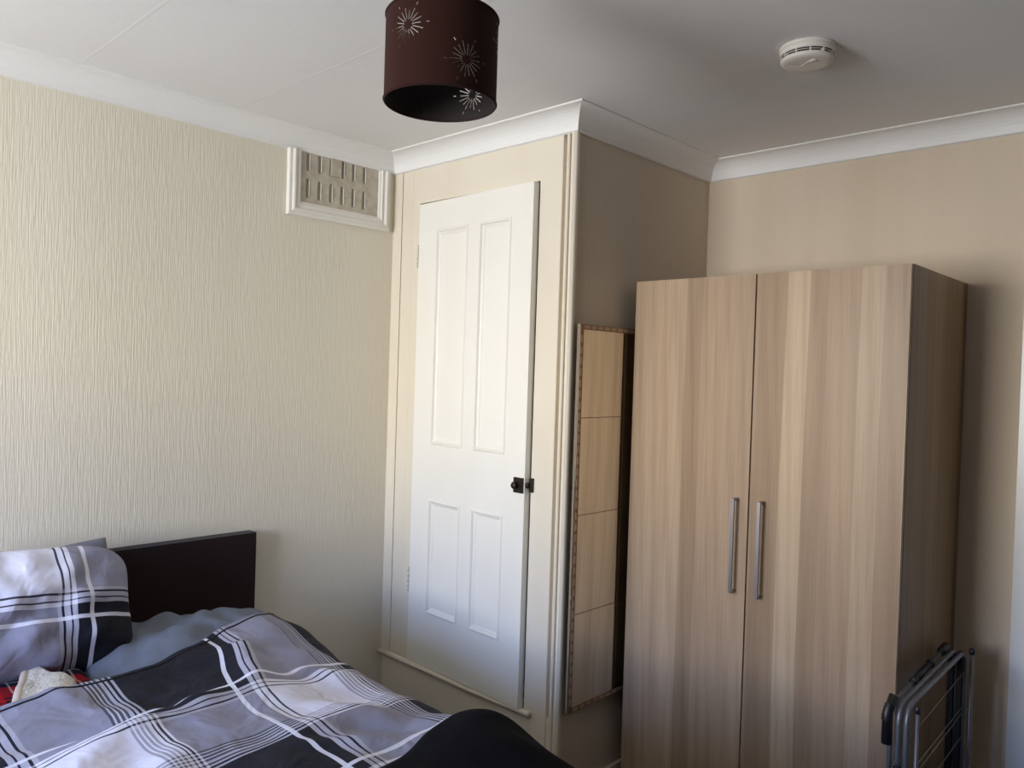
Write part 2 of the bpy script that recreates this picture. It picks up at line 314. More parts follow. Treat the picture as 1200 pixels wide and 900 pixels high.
boxes('window_sill', [(WX0 - .05, WX1 + .05, WY - .03, WY + .08, WZ0 - .03, WZ0)], M['white_trim'], wf, bevel=.006)
rebase(wf)

# cupboard front wall: joinery boards round an opening
OX0, OX1, OZ0, OZ1 = .190, .897, .203, 2.217
cup = thing('wall_cupboard', 'cream painted cupboard front with beaded corner post', 'wall', (0, 0, FL), kind='structure')
DT = .10
boxes('plaster_panel', [(0, OX0, .006, DT, FL, OZ0), (OX0, WC - .02, .006, DT, FL, OZ0)], M['cream_paint'], cup)
boxes('stile', [(0, .062, 0, DT, .205, HB + .03)], M['cream_paint'], cup, bevel=.003)
boxes('stile', [(.066, .140, 0.002, DT, .205, HB + .03)], M['cream_paint'], cup, bevel=.003)
boxes('stile', [(.143, OX0, 0, DT, .205, HB + .03)], M['cream_paint'], cup, bevel=.002)
boxes('head_rail', [(OX0, OX1, 0, DT, OZ1, HB + .03)], M['cream_paint'], cup)
boxes('stile', [(OX1, 1.004, 0, DT, FL, HB + .03), (1.004, 1.05, .046, DT, FL, HB + .03)], M['cream_paint'], cup)
# beaded corner post
prof = [(1.003, .045), (1.003, .001), (1.006, .001), (1.009, .034), (1.022, .034), (1.0235, .0), (1.027, -.004), (1.034, -.004), (1.0375, .0), (1.0385, .024), (1.0455, .024), (1.0465, -.002), (1.052, -.009), (1.063, -.010), (1.0715, -.004), (1.0735, .002), (1.0735, .008), (1.069, .014), (1.069, .02), (1.03, .045)]
sweep('corner_bead', prof, lambda i, p: (p[0], p[1], (FL, HB + .004)[i]), 2, M['cream_paint'], cup)
boxes('cupboard_back', [(OX0, OX1, DT - .02, DT, OZ0, OZ1)], M['dark'], cup)  # board painted dark as the shade behind the door leaf
# sill bar below the door
sb = [(0.012 * math.cos(a) * 1.2, .011 * math.sin(a)) for a in [2 * math.pi * k / 10 for k in range(10)]]
sweep('sill_bar', sb, lambda i, p: ((-.0, .3, .6, .925, .935)[i], -.008 + p[0] * (1, 1, 1, 1, .6)[i], .1925 + (0, .001, -.001, .003, .003)[i] + p[1] * (1, 1, 1, 1, .6)[i]), 5, M['cream_paint'], cup, True)
rebase(cup)

# cupboard door (ajar by a couple of degrees)
door = thing('door_1', 'white four-panel cupboard door slightly ajar with dark latch', 'door', (.193, .0265, OZ0 + .004), kind='structure')
DW, DH, TH = .698, 2.004, .030       # local x 0..DW, z 0..DH, front face at y=-TH*? 
zl = lambda z: z - (OZ0 + .004)
XA = [(.122, .327), (.398, .582)]       # panel openings, local x
rows_ = [(zl(1.168), zl(2.090)), (zl(.438), zl(.930))]
bm = bmesh.new()
xs = [0, XA[0][0], XA[0][1], XA[1][0], XA[1][1], DW]; zs = [0, rows_[1][0], rows_[1][1], rows_[0][0], rows_[0][1], DH]
for i in range(5):
    for j in range(5):
        if i in (1, 3) and j in (1, 3): continue
        box(bm, xs[i], xs[i + 1], -TH, 0, zs[j], zs[j + 1])
bmesh.ops.remove_doubles(bm, verts=bm.verts, dist=.00001)
seen = {}
for f in list(bm.faces):
    k = tuple(round(c, 4) for c in f.calc_center_median())
    seen.setdefault(k, []).append(f)
bmesh.ops.delete(bm, geom=[f for fs in seen.values() if len(fs) > 1 for f in fs], context='FACES')
leaf = finish('door_leaf', bm, M['white_paint'], door)
def ring_mould(bm, x0, x1, z0, z1, prof):
    """prof: (inset, y) list -> mitred frame"""
    loops = [[bm.verts.new(p) for p in ((x0 + d, y, z0 + d), (x1 - d, y, z0 + d), (x1 - d, y, z1 - d), (x0 + d, y, z1 - d))] for d, y in prof]
    for a, b in zip(loops, loops[1:]):
        for k in range(4): bm.faces.new((a[k], a[(k + 1) % 4], b[(k + 1) % 4], b[k]))
for (x0, x1) in XA:
    for (z0, z1) in rows_:
        bm = bmesh.new(); box(bm, x0 - .004, x1 + .004, -.019, -.006, z0 - .004, z1 + .004); finish('panel', bm, M['white_paint'], door)
        bm = bmesh.new(); ring_mould(bm, x0, x1, z0, z1, [(-.001, -TH - .0005), (.003, -TH - .004), (.008, -TH - .0045), (.011, -TH), (.013, -.026), (.019, -.0235), (.023, -.0205), (.0245, -.0185)])
        finish('moulding', bm, M['white_paint'], door)
for hz, hh in ((1.985, .10), (.560, .11)):
    bm = bmesh.new()
    for k in range(5):
        z0 = zl(hz - hh / 2 + hh * k / 5); tube(bm, [(-.003, -TH - .003, z0 + .001), (-.003, -TH - .003, z0 + hh / 5 - .001)], .0058 if k % 2 else .0048, 8)
    finish('hinge', bm, M['cream_paint'], door, True)
# latch on the leaf
lt = boxes('latch', [(DW - .052, DW - .004, -TH - .009, -TH, zl(1.030), zl(1.088))], M['iron'], door, bevel=.003)
bm = bmesh.new(); lathe(bm, [(.0005, .019), (.010, .018), (.0145, .012), (.013, .006), (.007, .002), (.007, 0)], 0, 0, 20)
bmesh.ops.rotate(bm, verts=bm.verts, cent=(0, 0, 0), matrix=Matrix.Rotation(R(90), 3, 'X')); bmesh.ops.translate(bm, verts=bm.verts, vec=(DW - .038, -TH - .009, zl(1.058)))
finish('latch_knob', bm, M['iron'], lt, True)
door.rotation_euler = (0, 0, R(-2.0))
kp = boxes('latch_keep', [(OX1 + .001, OX1 + .016, -.012, .0, 1.035, 1.088)], M['iron'], None, bevel=.002)
bm = bmesh.new(); tube(bm, [(OX1 - .006, -.016, 1.060), (OX1 + .006, -.016, 1.060)], .011, 12); finish('keep_boss', bm, M['iron'], kp, True)
kp.parent = cup; kp.matrix_parent_inverse = cup.matrix_world.inverted(); kp['label'] = 'dark metal latch keep'

# cornices
cp = [(0, HB)]
for k in range(9):
    a = R(90 * k / 8); cp.append((.010 + (P - .014) * (1 - math.cos(a)), HB + .004 + (H - HB - .010) * math.sin(a)))
cp += [(P, H - .004), (P, H + .002), (-.002, H + .002), (-.002, HB)]
st(sweep('trim_1', cp, lambda i, p: (p[0], (WY, -p[0])[i], p[1]), 2, M['cornice']), 'white coved cornice along the left wall', 'cornice')
def corn2(i, p):
    d, z = p
    return [(d, -d, z), (WC + d, -d, z)][i]
st(sweep('trim_2', cp, corn2, 2, M['cornice']), 'white coved cornice above the cupboard door', 'cornice')
st(sweep('trim_3', cp, lambda i, p: [(WC + p[0], -p[0], p[1]), (WC + p[0], YB - p[0], p[1])][i], 2, M['cornice']), 'shaded coved cornice along the cupboard side wall', 'cornice')
st(sweep('trim_4', cp, lambda i, p: [(WC + p[0], YB - p[0], p[1]), (XR, YB - p[0], p[1])][i], 2, M['cornice']), 'white coved cornice along the back wall above the wardrobe', 'cornice')
st(boxes('baseboard_side', [(WC - .004, WC + .012, .02, YB, FL, -.062)], M['cream_paint'], bevel=.003), 'low cream skirting at the foot of the cupboard side wall', 'skirting')
st(boxes('baseboard_back', [(WC + .012, 2.29, YB - .015, YB, FL, -.062)], M['cream_paint'], bevel=.003), 'cream skirting along the back wall behind the wardrobe', 'skirting')
d2 = thing('door_2', 'grey-white door frame at the right edge of the back wall', 'door', (2.302, YB, FL), kind='structure')
boxes('architrave', [(2.302, 2.372, YB - .022, YB, FL, 1.92)], M['white_trim'], d2, bevel=.004)
boxes('architrave', [(2.302, 3.26, YB - .022, YB, 1.92, 1.99)], M['white_trim'], d2, bevel=.004)
boxes('architrave', [(3.19, 3.26, YB - .022, YB, FL, 1.92)], M['white_trim'], d2, bevel=.004)
boxes('door_leaf', [(2.372, 3.19, YB - .006, YB, FL, 1.92)], M['white_trim'], d2)
rebase(d2)

# ------------------------------------------------------------------ air vent
v = thing('air_vent', 'grimy cream slotted air vent in moulded frame under the cornice', 'air vent', (0, -.29, 2.10))
y0, y1, z0, z1 = -.546, -.033, 2.104, 2.372
def xz_mould(bm, y0, y1, z0, z1, prof):
    # u-shaped frame: mitred at the bottom, running up behind the cornice
    loops = [[bm.verts.new(p) for p in ((x, y0 + d, z1), (x, y0 + d, z0 + d), (x, y1 - d, z0 + d), (x, y1 - d, z1))] for d, x in prof]
    for a, b in zip(loops, loops[1:]):
        for k in range(3): bm.faces.new((a[k], a[k + 1], b[k + 1], b[k]))
bm = bmesh.new()
xz_mould(bm, y0, y1, z0, z1, [(0, 0), (0, .016), (.003, .019), (.016, .019), (.018, .024), (.024, .027), (.029, .024), (.031, .018), (.040, .016), (.043, .020), (.047, .020), (.050, .014), (.058, .011), (.062, .004), (.062, 0)])
finish('vent_frame', bm, M['vent_paint'], v)
# grille plate with real slots
gy0, gy1, gz0, gz1 = -.486, -.093, 2.164, 2.372
sy = [-.4535 + i * .0563 for i in range(6)]
bm = bmesh.new()
def cell(bm, ya, yb, za, zb, cy, hw, sa, sb_, open_top=False):
    X = .006; n = 6
    pts = []
    for k in range(n + 1): a = math.pi + math.pi * k / n; pts.append((cy + hw * math.cos(a), sa + hw + hw * math.sin(a)))
    for k in range(n + 1): a = math.pi * k / n; pts.append((cy + hw * math.cos(a), sb_ - hw + hw * math.sin(a)))
    m_ = len(pts); outer = []
    for (py, pz) in pts:
        # project onto cell border
        dy, dz = py - cy, pz - (sa + sb_) / 2; ex = (yb - ya) / 2; ez = (zb - za) / 2
        if abs(pz - (sa + sb_) / 2) > (sb_ - sa) / 2 - hw * 1.01: k2 = math.inf
        outer.append(None)
    half = n + 1
    for k in range(half):
        t = k / n; outer[k] = (ya + (yb - ya) * t, za)
        outer[half + k] = (yb + (ya - yb) * t, zb)
    I = [bm.verts.new((X, *p)) for p in pts]; O = [bm.verts.new((X, *p)) for p in outer]; B = [bm.verts.new((0.0005, *p)) for p in pts]
    for k in range(m_):
        k2 = (k + 1) % m_
        bm.faces.new((O[k], O[k2], I[k2], I[k])); bm.faces.new((I[k], I[k2], B[k2], B[k]))
for i, cy in enumerate(sy):
    ya = gy0 if i == 0 else (sy[i - 1] + cy) / 2; yb = gy1 if i == 5 else (cy + sy[i + 1]) / 2
    cell(bm, ya, yb, gz0, 2.279, cy, .0085, 2.183, 2.264)
    cell(bm, ya, yb, 2.279, gz1, cy, .0085, 2.295, 2.371)
finish('grille', bm, M['vent_grille'], v)
# half-open louvres in the slots and the dark duct behind
for i, cy in enumerate(sy):
    for za, zb in ((2.187, 2.260), (2.299, 2.368)):
        bm = bmesh.new(); tube(bm, [(.004, cy + .0075, za), (.0075, cy + .0075, za + .008), (.0075, cy + .0075, zb - .008), (.004, cy + .0075, zb)], [.0008, .0016, .0016, .0008], 8)
        finish('slot_lip', bm, M['vent_paint'], v, True)
boxes('duct', [(0.0001, .0012, gy0, gy1, gz0, gz1)], M['slot_dark'], v)
boxes('slide_tab', [(.004, .011, -.343, -.293, 2.298, 2.372)], M['vent_grille'], v, bevel=.003)
rebase(v)

# ------------------------------------------------------------------ pendant lamp
LX, LY, LR, LZ0, LZ1 = 1.5519, -1.0721, .125, 2.081, 2.274
lamp = thing('pendant_lamp', 'dark brown drum lampshade with cut-out starbursts hanging from ceiling', 'lamp', (LX, LY, LZ0))
bm = bmesh.new(); lathe(bm, [(LR, LZ0), (LR, LZ1), (LR - .0016, LZ1), (LR - .0016, LZ0), (LR, LZ0)], LX, LY, 96)
bmesh.ops.remove_doubles(bm, verts=bm.verts, dist=1e-5)
shade = finish('lamp_shade', bm, M['shade_out'], None, True); shade.data.materials.append(M['shade_in']); shade.data.materials.append(M['cut_edge'])
for p in shade.data.polygons:
    c = p.center; rr = math.hypot(c.x - LX, c.y - LY); n_ = p.normal
    if (c.x - LX) * n_.x + (c.y - LY) * n_.y < 0: p.material_index = 1
cb = bmesh.new()
def stroke(ang, zc, a, r0, r1, w):
    # a thin radial prism through the shell: direction a in the unrolled surface
    ca, sa = math.cos(a), math.sin(a); q = []
    for rr in (LR - .006, LR + .006):
        for (s, t) in ((r0, -w), (r1, -w), (r1, w), (r0, w)):
            u = s * ca - t * sa; z = s * sa + t * ca; th = ang + u / LR
            q.append(cb.verts.new((LX + rr * math.cos(th), LY + rr * math.sin(th), zc + z)))
    for f in ((0, 3, 2, 1), (4, 5, 6, 7), (0, 1, 5, 4), (1, 2, 6, 5), (2, 3, 7, 6), (3, 0, 4, 7)): cb.faces.new([q[i] for i in f])
stars = [(-76.2, 2.210, 1.0, .1), (-16.2, 2.141, 1.0, .25), (101.8, 2.142, 1.0, .05), (45, 2.215, 1.0, .2)]
for deg, zc, k, ph in stars:
    n = 18
    for i in range(n):
        a = 2 * math.pi * (i + ph) / n
        L1 = .035 + .004 * random.random()
        stroke(R(deg), zc, a, .010 + .002 * (i % 2), L1 * (1 if i % 2 else .86), .0010)
        if i % 3 == 0: stroke(R(deg), zc, a, .0435, .0500, .0010)
bmesh.ops.recalc_face_normals(cb, faces=cb.faces)
cme = bpy.data.meshes.new('cut'); cb.to_mesh(cme); cb.free(); cme.materials.append(M['shade_out']); cme.materials.append(M['shade_in']); cme.materials.append(M['cut_edge'])
for p in cme.polygons: p.material_index = 2
cuto = bpy.data.objects.new('cut', cme); C.objects.link(cuto)
md = shade.modifiers.new('cut', 'BOOLEAN'); md.object = cuto; md.operation = 'DIFFERENCE'; md.solver = 'EXACT'; md.use_self = False
dg = bpy.context.evaluated_depsgraph_get(); nm = bpy.data.meshes.new_from_object(shade.evaluated_get(dg), depsgraph=dg)
shade.modifiers.clear(); shade.data = nm; nm.name = 'lamp_shade'; bpy.data.objects.remove(cuto)
for p in nm.polygons: p.use_smooth = False
shade.parent = lamp
for zz in (LZ0 + .004, LZ1 - .004):
    bm = bmesh.new(); tube(bm, [(LX + (LR + .0002) * math.cos(R(k * 5)), LY + (LR + .0002) * math.sin(R(k * 5)), zz) for k in range(73)], .0022, 8, False); finish('shade_rim', bm, M['shade_out'], lamp, True)
tubes('shade_spider', [[(LX, LY, LZ1 - .02), (LX + .122 * math.cos(a), LY + .122 * math.sin(a), LZ1 - .006)] for a in (0.4, 2.5, 4.6)], .0015, M['white_plastic'], lamp, 6)
tubes('cord', [[(LX, LY, LZ1 - .06), (LX, LY, H - .02)]], .003, M['white_plastic'], lamp, 8)
bm = bmesh.new(); lathe(bm, [(.001, H - .045), (.012, H - .045), (.018, H - .035), (.045, H - .012), (.05, H)], LX, LY, 32); finish('ceiling_rose', bm, M['white_plastic'], lamp, True)
bm = bmesh.new(); lathe(bm, [(.001, LZ1 - .02), (.014, LZ1 - .02), (.018, LZ1 - .03), (.018, LZ1 - .065), (.012, LZ1 - .07), (.001, LZ1 - .07)], LX, LY, 24); finish('lamp_holder', bm, M['white_plastic'], lamp, True)
rebase(lamp)

# ------------------------------------------------------------------ smoke alarm
SX, SY = 1.923, -0.013
sa = thing('smoke_alarm', 'round white slotted smoke alarm on the ceiling', 'smoke alarm', (SX, SY, H - .048))
bm = bmesh.new(); lathe(bm, [(.001, H), (.076, H), (.077, H - .004), (.075, H - .010), (.001, H - .010)], SX, SY, 56); finish('mounting_base', bm, M['white_plastic'], sa, True)
bm = bmesh.new(); lathe(bm, [(.073, H - .009), (.0755, H - .012), (.0745, H - .0245), (.064, H - .0250)], SX, SY, 56); finish('cover', bm, M['white_plastic'], sa, True)
bm = bmesh.new(); lathe(bm, [(.0738, H - .0252), (.062, H - .0252), (.062, H - .040)], SX, SY, 56); finish('slot_shade_core', bm, M['dark'], sa, True)  # cover underside and core painted dark as shade inside the slots
for zz in (.0300,):
    bm = bmesh.new(); lathe(bm, [(.0725, H - zz + .0007), (.0745, H - zz + .0007), (.0742, H - zz - .0007), (.0725, H - zz - .0007)], SX, SY, 56); finish('slot_ring', bm, M['white_plastic'], sa, True)
bm = bmesh.new(); lathe(bm, [(.062, H - .0352), (.0735, H - .0352), (.0725, H - .041), (.066, H - .0465), (.050, H - .048), (.001, H - .0475)], SX, SY, 56); finish('cap', bm, M['white_plastic'], sa, True)
for k in range(12):
    a = 2 * math.pi * k / 12; c, s = math.cos(a), math.sin(a); bm = bmesh.new(); box(bm, .062, .0744, -.0013, .0013, H - .036, H - .0245)
    bmesh.ops.rotate(bm, verts=bm.verts, cent=(0, 0, 0), matrix=Matrix.Rotation(a, 3, 'Z')); bmesh.ops.translate(bm, verts=bm.verts, vec=(SX, SY, 0)); finish('rib', bm, M['white_plastic'], sa)
# raised S-shaped swirl and test button on the cap
sw = [(SX - .045 + .09 * t, SY - .02 + .016 * math.sin(t * 6.28) + .02 * t, H - .0478) for t in [i / 24 for i in range(25)]]
tubes('swirl_ridge', [sw], .0014, M['white_plastic'], sa, 6)
bm = bmesh.new(); lathe(bm, [(.012, H - .0465), (.0115, H - .0495), (.001, H - .050)], SX + .028, SY - .018, 20); finish('test_button', bm, M['white_plastic'], sa, True)
rebase(sa)

# ------------------------------------------------------------------ wardrobe
WX, WYF, WTOP = 1.1243, .3246, 1.8568
wr = thing('wardrobe', 'tall pale oak two-door wardrobe against back wall', 'wardrobe', (WX + .5, .62, FL))
YD = .943; T = .018; yf = WYF + .020
boxes('side_panel', [(WX, WX + T, yf, YD, FL, WTOP)], M['oak_side_shaded'], wr, bevel=.0008, seg=1)
boxes('side_panel', [(WX + 1 - T, WX + 1, yf, YD, FL, WTOP)], M['oak_side_shaded'], wr, bevel=.0008, seg=1)
boxes('top_panel', [(WX + T, WX + 1 - T, yf, YD, WTOP - .018, WTOP - .0005)], M['oak_side_shaded'], wr)
boxes('back_panel', [(WX + T, WX + 1 - T, YD - .006, YD, FL, WTOP - .018)], M['oak_side_shaded'], wr)
boxes('plinth', [(WX + T, WX + 1 - T, yf + .02, yf + .036, FL, FL + .06)], M['oak_side_shaded'], wr)
boxes('centre_panel', [(WX + .49, WX + .508, yf + .004, YD - .006, FL + .06, WTOP - .018)], M['dark'], wr)  # panel painted dark so the gap between the doors reads as shade
for k, (xa, xb, mm, hx) in enumerate(((WX + .001, WX + .4968, 'oak_left', WX + .4555), (WX + .5022, WX + .999, 'oak_right', WX + .5525))):
    d = boxes('door', [(xa, xb, WYF, WYF + .018, FL + .062, WTOP - .0015)], M[mm], wr, bevel=.0012, seg=1)
    zt_, zb_ = 1.074, .742; bm = bmesh.new()
    box(bm, hx - .0058, hx + .0058, WYF - .034, WYF - .026, zb_, zt_); box(bm, hx - .0058, hx + .0058, WYF - .026, WYF, zb_, zb_ + .008); box(bm, hx - .0058, hx + .0058, WYF - .026, WYF, zt_ - .008, zt_)
    h = finish('handle', bm, M['brushed'], d, bevel=.0012); h['label'] = 'long flat brushed steel bow handle'
rebase(wr)

# ------------------------------------------------------------------ mirror of four tiles on the cupboard side wall
mi = thing('mirror', 'tall narrow mirror of four tiles with bronze beaded border beside wardrobe', 'mirror', (WC, .2, .222))
MY0, MY1, MZ0, MZ1 = 0.018, 0.410, 0.240, 1.673; X0 = WC + .015
for zb_ in (MZ1 - .08, MZ0 + .05): boxes('batten', [(WC - .004, X0, MY0 + .03, MY1 - .03, zb_, zb_ + .03)], M['mirror_edge'], mi)
boxes('backing_board', [(X0, X0 + .009, MY0, MY1, MZ0, MZ1)], M['mirror_edge'], mi)
jz = [MZ0, 0.603, 0.969, 1.329, MZ1]
for a, b in zip(jz, jz[1:]): boxes('mirror_tile', [(X0 + .009, X0 + .013, MY0 + .001, MY1 - .001, a + .0012, b - .0012)], M['mirror'], mi, bevel=.0008, seg=1)
bw = .020
for nm_, b in (('border_strip', (X0 + .013, X0 + .0145, MY0, MY0 + bw, MZ0, MZ1)), ('border_strip', (X0 + .013, X0 + .0145, MY0 + bw, MY1, MZ1 - bw, MZ1)), ('border_strip', (X0 + .013, X0 + .0145, MY0 + bw, MY1, MZ0, MZ0 + bw))):
    boxes(nm_, [b], M['bronze'], mi)
z = MZ0 + .028
bead = []
while z < MZ1 - .05:
    bead.append((X0 + .0145, X0 + .0158, MY0 + .005, MY0 + .014, z, z + .028)); z += .0405
y = MY0 + .026
while y < MY1 - .03:
    for zc in (MZ1 - .0155, MZ0 + .0045): bead.append((X0 + .0145, X0 + .0158, y, y + .028, zc, zc + .011))
    y += .0405
for b in bead: boxes('bead_inlay', [b], M['pale_bead'], mi, bevel=.0005, seg=1)
rebase(mi)

# ------------------------------------------------------------------ bed
BY0, BY1 = -.735, -2.05; BX0, BX1 = .075, 1.98; MT = .50
bed = thing('bed', 'double bed with dark brown upholstered headboard on left wall', 'bed', (1.0, -1.37, FL))
boxes('divan_base', [(BX0, BX1, BY1, BY0, FL + .04, .24)], M['divan'], bed, bevel=.02)
boxes('mattress', [(BX0 + .005, BX1 - .005, BY1 + .005, BY0 - .005, .24, MT)], M['mattress'], bed, bevel=.04, seg=4)
hb = boxes('headboard', [(.006, .062, -2.06, -.672, .18, .829)], M['headboard'], bed, bevel=.009, seg=3); hb['label'] = 'plain dark brown suede headboard'
for yy in (BY0 - .08, BY1 + .08):
    for xx in (BX0 + .1, BX1 - .1): boxes('foot', [(xx - .025, xx + .025, yy - .025, yy + .025, FL, FL + .04)], M['black_plastic'], bed)
rebase(bed)

def ss(a, b, x):
    t = max(0, min(1, (x - a) / (b - a))); return t * t * (3 - 2 * t)
def ridge(x, y, x0, y0, x1, y1, w, h):
    dx, dy = x1 - x0, y1 - y0; L2 = dx * dx + dy * dy; t = max(0, min(1, ((x - x0) * dx + (y - y0) * dy) / L2))
    d2_ = (x - x0 - dx * t) ** 2 + (y - y0 - dy * t) ** 2; taper = min(1, 4 * t * (1 - t) + .25)
    return h * math.exp(-d2_ / (w * w)) * taper
def bed_top(x, y):
    """height of the duvet surface above a point of the bed"""
    d = BY0 + .01 - y                       # distance in from the wall-side edge
    k = min(1, max(0, d / .17)); z = MT - .02 + .135 * math.sqrt(max(0, 1 - (1 - k) ** 2))
    z += .012 * ss(.9, .5, x)               # lifted by the pillow
    z -= .055 * ss(1.5, 1.95, x) + .04 * ss(.55, .85, x) * ss(-1.15, -.93, y) * ss(1.5, 1.3, x)
    z += .018 * noise.noise(Vector((x * 3.2, y * 3.2, 1.3))) + .013 * noise.noise(Vector((x * 8, y * 8, 4.1))) * (1 if d > .02 else .5)
    for r_ in RID: z += ridge(x, y, *r_)
    return z
RID = [(.66, -1.10, .80, -.86, .03, .012), (.86, -1.02, 1.00, -.84, .03, .012), (1.30, -1.30, 1.45, -1.05, .03, .012), (.80, -1.42, 1.0, -1.36, .03, -.012), (.62, -1.6, .9, -1.5, .03, .012), (1.05, -1.55, 1.25, -1.75, .04, .014), (.62, -1.02, 1.02, -1.18, .045, .022), (.95, -1.22, 1.05, -1.62, .045, .022), (1.02, -1.30, .92, -1.75, .03, -.012),
       (.78, -.95, 1.05, -.90, .05, .014), (1.10, -1.08, 1.35, -.93, .05, .018), (1.28, -1.12, 1.42, -.95, .035, -.016), (1.20, -.92, 1.26, -1.2, .05, .012),
       (.75, -1.55, .85, -1.8, .06, .012), (1.15, -1.45, 1.4, -1.6, .05, .016), (.70, -1.25, .86, -1.38, .05, -.010)]
def edge_x(y):
    """where the duvet's top hem runs"""
    pts = [(-.66, .33), (-.75, .37), (-.84, .43), (-1.02, .500), (-1.138, .565), (-1.297, .640), (-1.42, .672), (-1.52, .688), (-1.69, .705), (-2.3, .74)]
    for (ya, xa), (yb, xb) in zip(pts, pts[1:]):
        if y <= ya and y >= yb: return xa + (xb - xa) * (ya - y) / (ya - yb)
    return pts[0][1] if y > pts[0][0] else pts[-1][1]
SIDE = .30; ACROSS = 1.62 + SIDE
def duvet_xy(a):
    """arc across the bed -> (y, drop)"""
    if a < SIDE: return BY0 + .018, SIDE - a
    return BY0 + .018 - (a - SIDE), 0.0
LIP = .045
def duvet_pt(u, v):
    a = v * ACROSS; y, drop = duvet_xy(a); ex = edge_x(y) + .006 * noise.noise(Vector((y * 9, 0, 7)))
    s = u * (1.90 - ex + LIP) - LIP
    if s < 0:                               # the rolled hem at the head end
        ang = (-s / LIP) * math.pi; x = ex - .011 * math.sin(ang); dz = -.011 * (1 - math.cos(ang)); zz = bed_top(ex, y)
    else: x = ex + s; dz = -.0; zz = bed_top(x, y)
    z = zz + dz
    if drop:
        ripple = .012 * noise.noise(Vector((x * 5, 0, drop * 2))) * min(1, drop / .1); y = y + ripple + .008 * ss(0, .1, drop); z = zz - drop
    return x, y, z
def duvet_uv(u, v):
    a = v * ACROSS; y = BY0 + .018 - (a - SIDE); yc, dr = duvet_xy(a); ex = edge_x(yc); s = u * (1.90 - ex + LIP) - LIP; x = ex + s
    xx = ex + max(s, 0)
    shift = .13 * ss(1.05, .55, xx) * math.exp(-((y + 1.13) / .22) ** 2)
    S = -y - .885 + shift + .045 * ss(-1.12, -.88, y)
    rr = .007 * noise.noise(Vector((x * 5, y * 5, 9)))
    T_ = 1.225 - (x - .15 * (-y - .9)) + .007 * noise.noise(Vector((x * 5, y * 5, 2)))
    T_ = min(T_, .548)
    return S + rr + 5 * PER, T_ + 5 * PER
du = grid('duvet', 190, 240, duvet_pt, M['check'], None, duvet_uv, solid=.006)
bm = bmesh.new(); pth = []
for i in range(60):
    y = -.80 - 1.2 * i / 59; x = edge_x(y) + .006 * noise.noise(Vector((y * 9, 0, 7))) + .020; pth.append((x, y, bed_top(x, y) + .0072))
tube(bm, pth, .0026, 6); hp = finish('hem_piping', bm, M['piping'], du, True); hp['label'] = 'thin dark line along the top hem'
tag(du, 'rumpled grey, white and black checked duvet spread over the bed', 'duvet')

# black throw over the foot end
def throw_edge(y): return 1.455 + .10 * ss(-.85, -1.25, y) + .012 * noise.noise(Vector((y * 7, 3, 1)))
def throw_pt(u, v):
    a = v * (1.45 + .42); off = .42
    if a < off: y, drop = BY0 + .036, off - a
    else: y, drop = BY0 + .036 - (a - off), 0
    ex = throw_edge(y); Lx = 2.00 - ex; tot = Lx + .45; s = u * tot
    x = ex + min(s, Lx); fd = max(0, s - Lx)
    z = bed_top(x, y) + .014 + .02 * ss(0, .1, s) * ss(.4, .1, s) * (1 if not drop else .5) + .012 * noise.noise(Vector((x * 7, y * 7, 8)))
    if s < .02: z -= .012 * (1 - s / .02)
    z -= drop + fd
    if drop: y += .012 * noise.noise(Vector((x * 9, 0, 5))) * min(1, drop / .1) + .01
    if fd: x += .02 + .015 * noise.noise(Vector((0, y * 8, 2)))
    return x, y, z
th = grid('throw_blanket', 110, 160, throw_pt, M['throw'], None, None, solid=.008)
tag(th, 'black fleece throw folded over the foot of the bed', 'blanket')

# ------------------------------------------------------------------ pillows
def pillow(name, w, h, t, frame, m, uvfn=None, pinch=.05, wr=.010, seed=0.0, n=56, rnd=.10, sag=0.0, parent=None):
    """frame: function (a, b, c) -> world; a across -w/2..w/2, b up, c thickness"""
    vs = []; fs = []; uvs = []
    def P_(i, j, side):
        u = -1 + 2 * i / n; v_ = -1 + 2 * j / n
        k = max(0, (1 - abs(u) ** 2.6)) ** .55 * max(0, (1 - abs(v_) ** 2.6)) ** .55
        a = w / 2 * u * (1 - pinch * (1 - v_ * v_) ** 1.0 * 0 - pinch * (1 - abs(v_) ** 2)) ; b = h / 2 * v_ * (1 - pinch * (1 - abs(u) ** 2))
        a *= 1 - rnd * abs(v_) ** 5; b *= 1 - rnd * abs(u) ** 5
        wn = wr * (noise.noise(Vector((u * 2.2 + seed, v_ * 2.2, seed))) + .6 * noise.noise(Vector((u * 5 + seed, v_ * 3, seed + 3)))) * k
        c = side * t / 2 * k + wn - sag * (1 - v_) * .5 * 0
        return a, b, c
    idx = {}
    for side in (1, -1):
        for j in range(n + 1):
            for i in range(n + 1):
                border = i in (0, n) or j in (0, n)
                if side == -1 and border: idx[(i, j, -1)] = idx[(i, j, 1)]; continue
                a, b, c = P_(i, j, side); idx[(i, j, side)] = len(vs); vs.append(tuple(frame(a, b, c))); uvs.append(uvfn(a, b) if uvfn else (a, b))
    for side in (1, -1):
        for j in range(n):
            for i in range(n):
                q = [idx[(i, j, side)], idx[(i + 1, j, side)], idx[(i + 1, j + 1, side)], idx[(i, j + 1, side)]]
                fs.append(q if side == 1 else q[::-1])
    me = bpy.data.meshes.new(name); me.from_pydata(vs, [], fs); ul = me.uv_layers.new(name='UVMap')
    for lp in me.loops: ul.data[lp.index].uv = uvs[lp.vertex_index]
    me.update(); return link(name, me, parent, True, m)
def frame_from(o, A, B):
    o = Vector(o); A = Vector(A).normalized(); B = Vector(B).normalized(); N = A.cross(B).normalized(); B = N.cross(A)
    return lambda a, b, c: o + A * a + B * b + N * c
